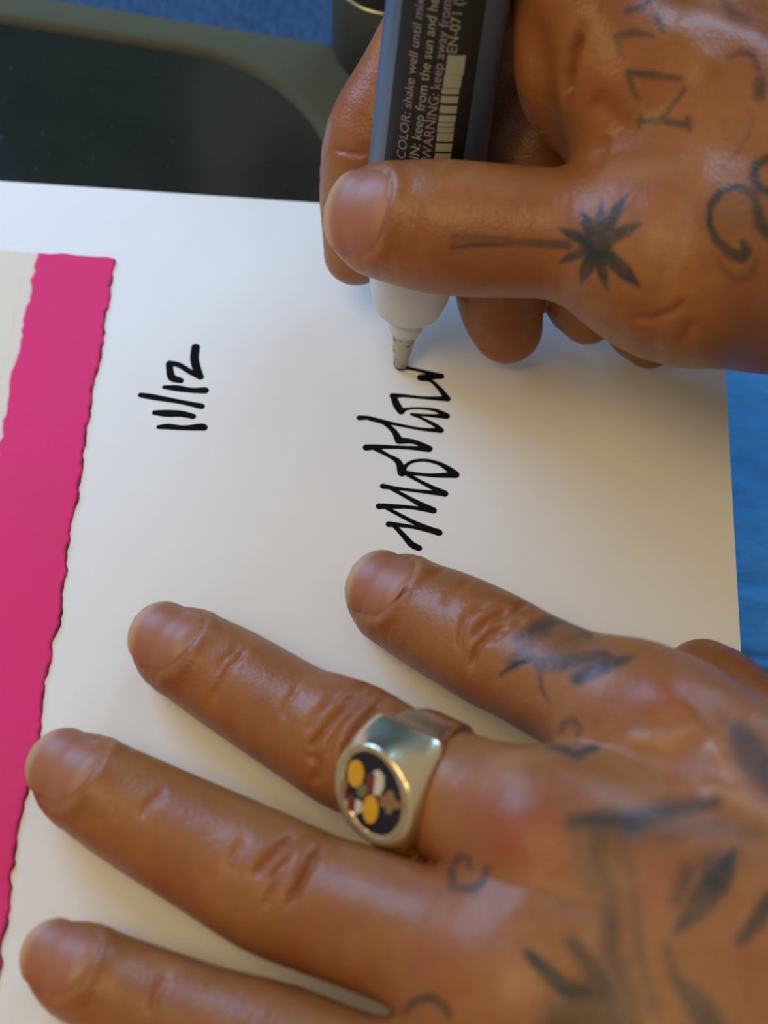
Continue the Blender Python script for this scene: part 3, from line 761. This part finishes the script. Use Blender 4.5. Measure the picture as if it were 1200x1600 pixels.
# ------------------------------------------------------------------ the hand holding the marker
def build_writing_hand():
    thm = Chain([(592, 344, 41, 84), (630, 349, 42.5, 96), (682, 354, 44, 104), (740, 359, 45, 105), (800, 362, 46, 103), (870, 366, 47, 103), (940, 376, 48, 118), (1010, 392, 49, 146), (1080, 404, 50, 168)])
    idx = Chain([(556, 396, 15, 50), (568, 345, 19, 66), (574, 295, 23, 75), (592, 215, 30, 84), (640, 130, 37, 84), (700, 30, 46, 90), (760, -70, 58, 94), (820, -120, 68, 96), (890, -60, 71, 92), (930, 30, 67, 90), (965, 120, 62, 92)], sub=3)
    lobe = Chain([(852, -70, 67, 56), (850, 40, 63, 50), (851, 110, 58, 48), (858, 160, 52, 42), (872, 195, 48, 30)])
    mid = Chain([(792, 512, 8.5, 56), (784, 478, 12, 66), (784, 430, 16, 76), (795, 345, 21, 86), (830, 245, 28, 92), (905, 140, 37, 100), (1000, 70, 47, 108), (1090, 40, 56, 115)])
    mid2 = Chain([(830, 245, 26, 88), (818, 120, 30, 92), (835, 0, 36, 95), (920, -70, 45, 104)])
    rng = Chain([(918, 492, 8, 46), (905, 462, 12, 58), (930, 430, 17, 75), (1020, 360, 25, 92), (1130, 200, 44, 110)])
    pky = Chain([(1015, 532, 6.5, 44), (1000, 500, 11, 56), (1060, 440, 18, 80), (1200, 300, 35, 110)])
    palm = [Chain([(985, 115, 60, 105), (1050, 125, 60, 112), (1200, 195, 57, 130), (1550, 330, 52, 170)]),
            Chain([(1060, 20, 46, 110), (1140, 5, 45, 118), (1300, 80, 45, 150), (1550, 240, 45, 180)]),
            Chain([(1040, 300, 46, 150), (1120, 330, 46, 180), (1400, 360, 46, 190)]),
            Chain([(1060, 400, 48, 158), (1200, 410, 46, 166), (1450, 420, 44, 170)]),
            Chain([(1100, 380, 24, 130), (1400, 420, 30, 170)]),
            Chain([(1450, 330, 44, 230), (1800, 420, 44, 240), (2200, 500, 44, 260)], .85)]
    def f(p):
        d = np.minimum(np.minimum(smin(mid.d(p), mid2.d(p), 4.0), rng.d(p)), pky.d(p))
        d = np.minimum(d, smin(idx.d(p), lobe.d(p), 2.5))
        b = None
        for c in palm:
            e = c.d(p); b = e if b is None else smin(b, e, 12.0)
        d = smin(d, b, 7.0)
        d = smin(d, thm.d(p) , 3.0)
        d = -smin(-d, p[:, 2] - 0.06, 1.2)
        return np.maximum(d, -(pen_sdf(p) - 0.12))
    allc = [thm, idx, mid, rng, pky] + palm
    lo = np.array([c.lo for c in allc]).min(0) - 4; hi = np.array([c.hi for c in allc]).max(0) + 4; lo[2] = -2
    nails = [NailSpec(thm, roll=-9, up=tuple(CAM - P(592, 344, 41)), length=13.6, start=-6.6, width=.80)]
    creases = [([(520, 232), (552, 241), (574, 239)], 4, .4), ([(980, 496), (1020, 500), (1055, 484), (1078, 465)], 6, .4), ([(908, 42), (895, 79), (886, 114), (884, 160)], 8, 1.6),
               ([(952, 212), (938, 242)], 8, .35), ([(917, 150), (954, 176), (985, 213)], 22, .7), ([(655, 300), (648, 350), (655, 400)], 9, .25), ([(1090, 500), (1060, 540)], 8, .4)]
    ridges = [([(1040, 30), (1090, 90), (1130, 120)], 26, 1.0), ([(1110, 20)], 40, 1.5), ([(1175, 60)], 40, 1.5)]
    c = (931, 383)
    fronds = [((871, 357), 8), ((910, 329), 9), ((942, 312), 6.5), ((981, 301), 9), ((1005, 347), 9), ((1003, 451), 11), ((949, 456), 8), ((907, 444), 10), ((871, 412), 7)]
    ink = [([(706, 370, 1.5), (732, 368, 2), (810, 375, 2), (888, 379, 3)], .75, 2.5), ([(704, 388, 2), (736, 383, 3), (810, 381, 2), (888, 386, 4)], .85, 2.5), ([(715, 379, 7), (820, 379, 4)], .35, 4), ([(820, 379, 4), (890, 382, 6)], .6, 3), ([(*c, 26)], 1.0, 5)]
    for (x, y), w in fronds:
        ink.append(([(*c, 6), (c[0] + .45 * (x - c[0]), c[1] + .45 * (y - c[1]), w), (c[0] + .75 * (x - c[0]), c[1] + .75 * (y - c[1]), w * .9), (x, y, .5)], .95, 3))
    ink += [([(1178, 303, 5), (1150, 292, 5), (1125, 300, 5), (1110, 322, 6), (1108, 350, 5.5), (1120, 375, 5), (1140, 395, 6), (1158, 402, 8), (1168, 392, 8), (1160, 378, 5)], .95, 4),
            ([(1118, 397, 3), (1130, 420, 4), (1150, 438, 4), (1172, 431, 4), (1183, 404, 3)], .45, 6), ([(1205, 246, 6), (1182, 257, 6), (1177, 280, 6), (1188, 296, 6), (1205, 300, 6)], .9, 4), ([(1180, 312, 6), (1188, 350, 9), (1210, 375, 8)], .85, 5), ([(1130, 350, 40)], .22, 40),
            ([(1177, 182, 2), (1170, 212, 2.5), (1150, 240, 2), (1123, 272, 1.5)], .4, 3),
            # lettering along the finger
            ([(1016, 0, 3), (1002, 11, 4), (980, 18, 4.5)], .8, 4), ([(1024, 23, 4), (1030, 35, 4), (1036, 50, 3)], .75, 4), ([(960, 57, 4), (992, 51, 5), (1019, 56, 3)], .75, 4), ([(962, 57, 4), (966, 70, 3), (972, 90, 2.5)], .6, 4),
            ([(981, 113, 5), (1017, 117, 5), (1062, 123, 4)], .75, 4), ([(983, 115, 4), (988, 138, 4), (996, 152, 4)], .7, 4), ([(1070, 140, 4), (1052, 163, 2.5), (1034, 186, 4)], .85, 3), ([(1000, 190, 5), (1035, 189, 4.5), (1076, 196, 5)], .9, 3.5),
            ([(1075, 186, 5), (1078, 205, 2)], .85, 3), ([(1001, 182, 3), (999, 198, 3)], .8, 3), ([(940, 5, 3), (937, 20, 3)], .35, 5),
            ([(1138, 92, 3), (1157, 85, 4), (1175, 92, 4), (1186, 112, 4)], .7, 5), ([(1188, 128, 9), (1187, 150, 8)], .75, 6), ([(1124, 6, 4), (1140, 28, 6), (1162, 36, 5)], .6, 7)]
    blush = [([(860, 60, 30)], .5, 40), ([(930, 150, 25), (960, 190, 20)], .7, 34), ([(660, 350, 20)], .4, 26), ([(560, 130, 30), (560, 220, 25)], .6, 40), ([(1000, 320, 40)], .3, 50), ([(790, 540, 50)], .5, 40), ([(700, 430, 30)], .3, 40)]
    pale = [([(960, 268, 14), (1040, 262, 8)], .35, 20)]
    o = hand_mesh('hand', f, lo, hi, 1.0, nails, creases, ridges, ink, [], blush, pale, 1.2, 1.0,
                  'tattooed hand gripping the marker, dark palm tree inked along its thumb')
    return f, o
write_f, write_hand = build_writing_hand()

# ------------------------------------------------------------------ marker pen
def lathe(name, prof, mat, parent, n=64, a=PEN_A, d=None, x=None, y=None):
    d = PEN_D if d is None else d; x = PEN_X if x is None else x; y = PEN_Y if y is None else y
    V, Fc = [], []
    for s, r in prof:
        for i in range(n):
            t = 2 * math.pi * i / n; V.append(a + d * s + (x * math.cos(t) + y * math.sin(t)) * max(r, 1e-3))
    m = len(prof)
    for k in range(m - 1):
        for i in range(n):
            j = (i + 1) % n; Fc.append((k * n + i, k * n + j, (k + 1) * n + j, (k + 1) * n + i))
    Fc.append(tuple(range(n))[::-1]); Fc.append(tuple(range((m - 1) * n, m * n)))
    o = mesh_obj(name, V, Fc, mat, parent)
    bm = bmesh.new(); bm.from_mesh(o.data); bmesh.ops.recalc_face_normals(bm, faces=bm.faces[:]); bm.to_mesh(o.data); bm.free()
    return o

def build_pen():
    root = empty('paint_marker', PEN_A); tag(root, 'blue grey paint marker with black printed label, held over the signature', 'marker')
    barrel = plain('barrel_plastic', (78, 92, 112), 0.4)
    nose_m = plain('white_plastic', (206, 206, 204), 0.45, 0, 0.04, 200)
    nib = NT('speckled_nib'); sp = nib.mapr(nib.noise(900, 2), 0.60, 0.66)
    nib.color(nib.mix(sp, srgb(176, 172, 152), srgb(46, 44, 40))); nib.set(Roughness=0.45)
    s497, s470, s430 = pen_mm(0, 497), pen_mm(0, 470), pen_mm(0, 430)
    s520, s512 = pen_mm(0, 521), pen_mm(0, 512)
    k = lambda px, s: px / pen_px(s)
    lathe('nib', [(0, k(8, 0)), (.25, k(9.5, 0)), (.55, k(9.6, 0))], INK, root)
    lathe('nib_holder', [(.5, k(10.5, 0)), (s520 * .5, k(14.5, 3)), (s520, k(19, s520)), (s520 + .6, k(19.5, s520))], nib.m, root)
    col = lathe('nib_collar', [(s520 - .1, k(19, s520)), (s520 + .1, k(22, s520)), (s512, k(26.5, s512)), (s512 + .5, k(27, s512)), (s497 - .4, k(24.5, s497)), (s497 + .3, k(25, s497))], nose_m, root)
    nose = [(s497, k(27, s497)), (s497 + .25, k(33, s497)), (s497 + .9, k(42, s497)), (s497 + 1.8, k(50, s497)), (s470 - .3, k(56, s470)), (s470 + 1.5, k(61, s470)), (s430, k(68, s430)), (s_body - .5, PEN_R * .93), (s_body, PEN_R * .97)]
    lathe('nose_cone', nose, nose_m, root)
    lathe('barrel', [(s_body, PEN_R * .96), (s_body + .6, PEN_R), (s_body + 60, PEN_R), (s_body + 88, PEN_R), (s_body + 90, PEN_R * .92)], barrel, root, 96)
    # label wrap: part of the barrel's circumference
    def ang(px, py):
        """angle round the barrel of the surface point seen at the pixel"""
        o = CAM; dr = unit(P(px, py, 0) - CAM)
        w = o - PEN_A; dp = dr - (dr @ PEN_D) * PEN_D; wp = w - (w @ PEN_D) * PEN_D
        A, B, Cc = dp @ dp, 2 * dp @ wp, wp @ wp - PEN_R ** 2
        t = (-B - math.sqrt(max(B * B - 4 * A * Cc, 0))) / (2 * A); q = w + t * dr
        return math.atan2(q @ PEN_Y, q @ PEN_X), q @ PEN_D
    a0, _ = ang(612, 150); a1, _ = ang(738, 150)
    if a1 - a0 > math.pi: a1 -= 2 * math.pi
    if a0 - a1 > math.pi: a1 += 2 * math.pi
    sl0, sl1 = s_body + .8, s_body + 75
    def wrap(name, a_lo, a_hi, s_lo, s_hi, r, mat, parent, thick=.05, n=24):
        V, Fc = [], []
        for s in (s_lo, s_hi):
            for i in range(n + 1):
                t = a_lo + (a_hi - a_lo) * i / n; u = PEN_X * math.cos(t) + PEN_Y * math.sin(t)
                V.append(PEN_A + PEN_D * s + u * r)
        for s in (s_lo, s_hi):
            for i in range(n + 1):
                t = a_lo + (a_hi - a_lo) * i / n; u = PEN_X * math.cos(t) + PEN_Y * math.sin(t)
                V.append(PEN_A + PEN_D * s + u * (r - thick))
        m = n + 1
        for i in range(n):
            Fc.append((i, i + 1, m + i + 1, m + i)); Fc.append((2 * m + i, 3 * m + i, 3 * m + i + 1, 2 * m + i + 1))
            Fc.append((i, 2 * m + i, 2 * m + i + 1, i + 1)); Fc.append((m + i, m + i + 1, 3 * m + i + 1, 3 * m + i))
        Fc.append((0, m, 3 * m, 2 * m)); Fc.append((n, 2 * m + n, 3 * m + n, m + n))
        o = mesh_obj(name, V, Fc, mat, parent)
        for p_ in o.data.polygons: p_.use_smooth = False
        bm = bmesh.new(); bm.from_mesh(o.data); bmesh.ops.recalc_face_normals(bm, faces=bm.faces[:]); bm.to_mesh(o.data); bm.free()
        return o
    lab = wrap('label', a0, a1, sl0, sl1, PEN_R + .06, plain('label_black', (17, 17, 17), 0.5), root, .1)
    lab['label'] = 'black printed label'
    # printed lettering, bent round the barrel
    sgn = 1 if a1 > a0 else -1
    prints = {'pale': plain('print_cream', (150, 150, 132), 0.5), 'mauve': plain('print_mauve', (142, 126, 140), 0.5), 'gold': plain('print_gold', (128, 104, 70), 0.5)}
    def text(body, px, py, size, key, name='lettering'):
        cu = bpy.data.curves.new(name, 'FONT'); cu.body = body; cu.size = size
        to = bpy.data.objects.new(name, cu); COL.objects.link(to)
        dg = bpy.context.evaluated_depsgraph_get(); me = bpy.data.meshes.new_from_object(to.evaluated_get(dg))
        bm = bmesh.new(); bm.from_mesh(me); bmesh.ops.triangulate(bm, faces=bm.faces[:])
        a_, s_ = ang(px, py); V = []
        for v in bm.verts:
            t = a_ + sgn * (-v.co.y) / PEN_R; u = PEN_X * math.cos(t) + PEN_Y * math.sin(t)
            V.append(PEN_A + PEN_D * (s_ + v.co.x) + u * (PEN_R + .09))
        bm.verts.index_update(); Fc = [[v.index for v in f.verts] for f in bm.faces]; bm.free()
        bpy.data.objects.remove(to)
        Vn = np.array(V)
        o = mesh_obj(name, Vn, Fc, prints[key], lab, smooth=False)
        return o
    LETTERS = [('COLOR: shake well until mixed, press tip', 633, 250, 2.3, 'mauve'), ('IN: keep from the sun and heat, store', 654, 250, 2.3, 'pale'), ('WARNING: keep away from heat, fire', 673, 250, 2.3, 'mauve'), ('EN-071 (SI-20)', 713, 84, 2.3, 'pale')]
    for body, x, y, sz, key in LETTERS: text(body, x, y, sz, key)
    # bar code: pale bars across the label
    bars = [(240, 252), (224, 236), (208, 220), (199, 206), (192, 197), (180, 190), (165, 176), (150, 160), (138, 146), (118, 136), (86, 117)]
    for y0, y1 in bars:
        aL, sA = ang(695 - (y0 - 90) * .115, y1); aR, _ = ang(723 - (y0 - 90) * .135, y1); _, sB = ang(710 - (y0 - 90) * .125, y0)
        wrap('bar', aL, aR, sA, sB, PEN_R + .09, prints['pale'], lab, .02, 6)
build_pen()

# ------------------------------------------------------------------ signet ring
def build_ring():
    C0 = P(678, 1236, 20.5)
    q = flat_mid.ctrl; axis = unit(P(720, 1252, 23) - P(610, 1198, 17.2))
    up = np.array([0, 0, 1.]); dn = unit(up - (up @ axis) * axis); sd = np.cross(dn, axis)
    # face: turned towards the viewer's side of the finger and a little towards the fingertip
    fn = .85 * (RW @ [0, 0, -1.]) + .53 * (-.83 * (RW @ [1., 0, 0]) + .55 * (RW @ [0, 1., 0])); fn = unit(fn - .85 * (fn @ axis) * axis)
    qx, qy, _ = proj(flat_mid.q[:, :3]); k = int(np.argmin(np.hypot(qx - 648, qy - 1216)))
    C0 = flat_mid.q[k, :3]; dr = unit(P(581, 1240, 0) - CAM)
    for _ in range(4):                                              # the face stands 12.3 mm off the finger's axis
        w = CAM - C0; b = w @ dr; FC = CAM + dr * (-b - math.sqrt(max(b * b - w @ w + 12.3 ** 2, 0)))
        C0 = C0 + axis * ((FC - C0) @ axis)
    fn = unit(.6 * unit(FC - C0) + .4 * fn); fn = unit(fn - (fn @ axis) * axis)
    fu = unit(P(612, 1310, 22) - P(552, 1170, 26)); fu = unit(fu - (fu @ fn) * fn); fv = np.cross(fn, fu)
    a_, b_ = 7.1, 6.1
    ri = 9.6
    def f(p):
        v = p - C0; s = v @ axis; rad = np.linalg.norm(v - s[:, None] * axis, axis=1)
        w = p - FC; z = w @ fn; x = w @ fu; y = w @ fv
        ct = np.clip((v @ fn) / np.maximum(rad, 1), -1, 1)
        hw = 1.6 + 4.4 * (.5 + .5 * ct) ** 1.3
        band = np.hypot(np.maximum(np.abs(s) - hw, 0), np.maximum(np.abs(rad - ri) - .4, 0)) - .9
        taper = 1 + np.clip(-z, 0, 12) * .05
        el = (np.sqrt((x / (a_ * taper)) ** 2 + (y / (b_ * taper)) ** 2) - 1) * b_
        head = np.maximum(el, np.maximum(z, -z - 5))
        d = smin(band, head, 5.0)
        d = np.maximum(d, z)                                        # flat face
        e = (np.sqrt((x / (a_ - .9)) ** 2 + (y / (b_ - .9)) ** 2) - 1) * (b_ - .9)
        d = np.maximum(d, -np.maximum(e, -(z + .35)))               # recess for the enamel
        return np.maximum(d, -(flat_f(p) - 0.04))
    lo = np.minimum(C0 - 20, FC - 14); hi = np.maximum(C0 + 20, FC + 14); lo[2] = max(lo[2], 0.3)
    V, Q = surface_nets(f, lo, hi, 0.42)
    V = snap(f, V, 2)
    root = empty('signet_ring', C0 - np.array([0, 0, 10])); tag(root, 'chunky gold signet ring with oval navy enamel face on the middle finger', 'ring')
    gold = NT('ring_gold'); gold.color(gold.mix(gold.noise(120, 3), srgb(222, 208, 168), srgb(230, 218, 184))); gold.set(Roughness=0.24, Metallic=1.0)
    mesh_obj('band', V, Q, gold.m, root)
    def disc(name, poly, z0, z1, mat, parent):
        n = len(poly); V = [FC + fu * x + fv * y + fn * z for z in (z0, z1) for x, y in poly]
        Fc = [(i, (i + 1) % n, n + (i + 1) % n, n + i) for i in range(n)] + [tuple(range(n, 2 * n)), tuple(range(n))[::-1]]
        o = mesh_obj(name, V, Fc, mat, parent, smooth=False)
        bm = bmesh.new(); bm.from_mesh(o.data); bmesh.ops.recalc_face_normals(bm, faces=bm.faces[:]); bm.to_mesh(o.data); bm.free()
        return o
    def face_xy(px, py):
        dr = P(px, py, 0) - CAM; t = ((FC - CAM) @ fn) / (dr @ fn); w = CAM + t * dr - FC; return (w @ fu, w @ fv)
    def C(pts): return [face_xy(480 + x / 3.75, 1080 + y / 3.75) for x, y in pts]
    ell = [((a_ - .95) * math.cos(t), (b_ - .95) * math.sin(t)) for t in np.linspace(0, 2 * math.pi, 48, endpoint=False)]
    face = disc('enamel_face', ell, -.36, -.08, plain('navy_enamel', (20, 22, 38), 0.25), root)
    def pe(cx, cy, rx, ry, n=18, top=0):
        return C([(cx + rx * math.cos(t), cy + ry * math.sin(t)) for t in np.linspace(0, 2 * math.pi, n, endpoint=False)])
    yel = plain('yellow_enamel', (214, 158, 34), 0.4); red = plain('dark_red_enamel', (112, 44, 38), 0.4); wht = plain('white_enamel', (206, 196, 176), 0.4)
    brz = plain('bronze_metal', (168, 128, 92), 0.35, 0.6); grn = plain('olive_enamel', (110, 108, 70), 0.4)
    disc('yellow_field', pe(285, 482, 48, 80), -.1, .06, yel, root); disc('yellow_field', pe(372, 692, 46, 84), -.1, .06, yel, root)
    disc('red_field', C([(345, 480), (398, 492), (388, 600), (345, 590)]), -.1, .05, red, root); disc('red_field', C([(236, 600), (276, 610), (272, 715), (238, 690)]), -.1, .05, red, root)
    disc('white_field', C([(385, 470), (420, 460), (450, 500), (450, 560), (425, 615), (388, 604), (400, 500)]), -.1, .045, wht, root); disc('white_field', C([(284, 632), (322, 650), (322, 706), (276, 722)]), -.1, .045, wht, root)
    disc('crest', C([(425, 620), (455, 610), (470, 580), (505, 585), (515, 630), (545, 655), (575, 660), (572, 690), (535, 688), (505, 690), (490, 722), (462, 715), (455, 680), (428, 672)]), -.1, .07, brz, root)
    disc('centre_boss', pe(322, 582, 30, 42), -.1, .08, grn, root)
    disc('scroll', C([(205, 520), (228, 505), (240, 545), (225, 590), (230, 640), (205, 625), (198, 570)]), -.1, .05, brz, root)
build_ring()

# ------------------------------------------------------------------ round canister at the back
def build_can():
    B = P(603, 73, -0.5); R = 85 / (FPX / proj(B)[2])
    root = empty('canister', B); tag(root, 'round dark grey canister standing on the tray rim behind the marker', 'canister')
    grey = plain('dark_grey_metal', (62, 64, 58), 0.45, 0.1, 0.08, 200); top = plain('pale_blue_lid', (120, 168, 186), 0.3)
    edge = plain('bare_metal', (150, 150, 130), 0.3, 0.8)
    ax = dict(a=B, d=np.array([0, 0, 1.]), x=np.array([1., 0, 0]), y=np.array([0, 1., 0]))
    lathe('body', [(0.05, R - .8), (.6, R - .1), (1.2, R), (19.2, R), (19.6, R - .25), (19.7, R - 1)], grey, root, 72, **ax)
    lathe('seam_ring', [(19.6, R - 1.2), (19.65, R - .05), (19.95, R - .05), (20.0, R - 1.2)], edge, root, 72, **ax)
    lathe('lid', [(20.0, R - 1.2), (20.4, R - .55), (33, R - .55), (33.8, R - 1.0), (34.0, R - 1.5)], grey, root, 72, **ax)
    lathe('lid_top', [(33.6, R - 1.6), (34.05, R - 1.6), (34.1, R - 2.2), (33.95, 0.5)], top, root, 72, **ax)
build_can()
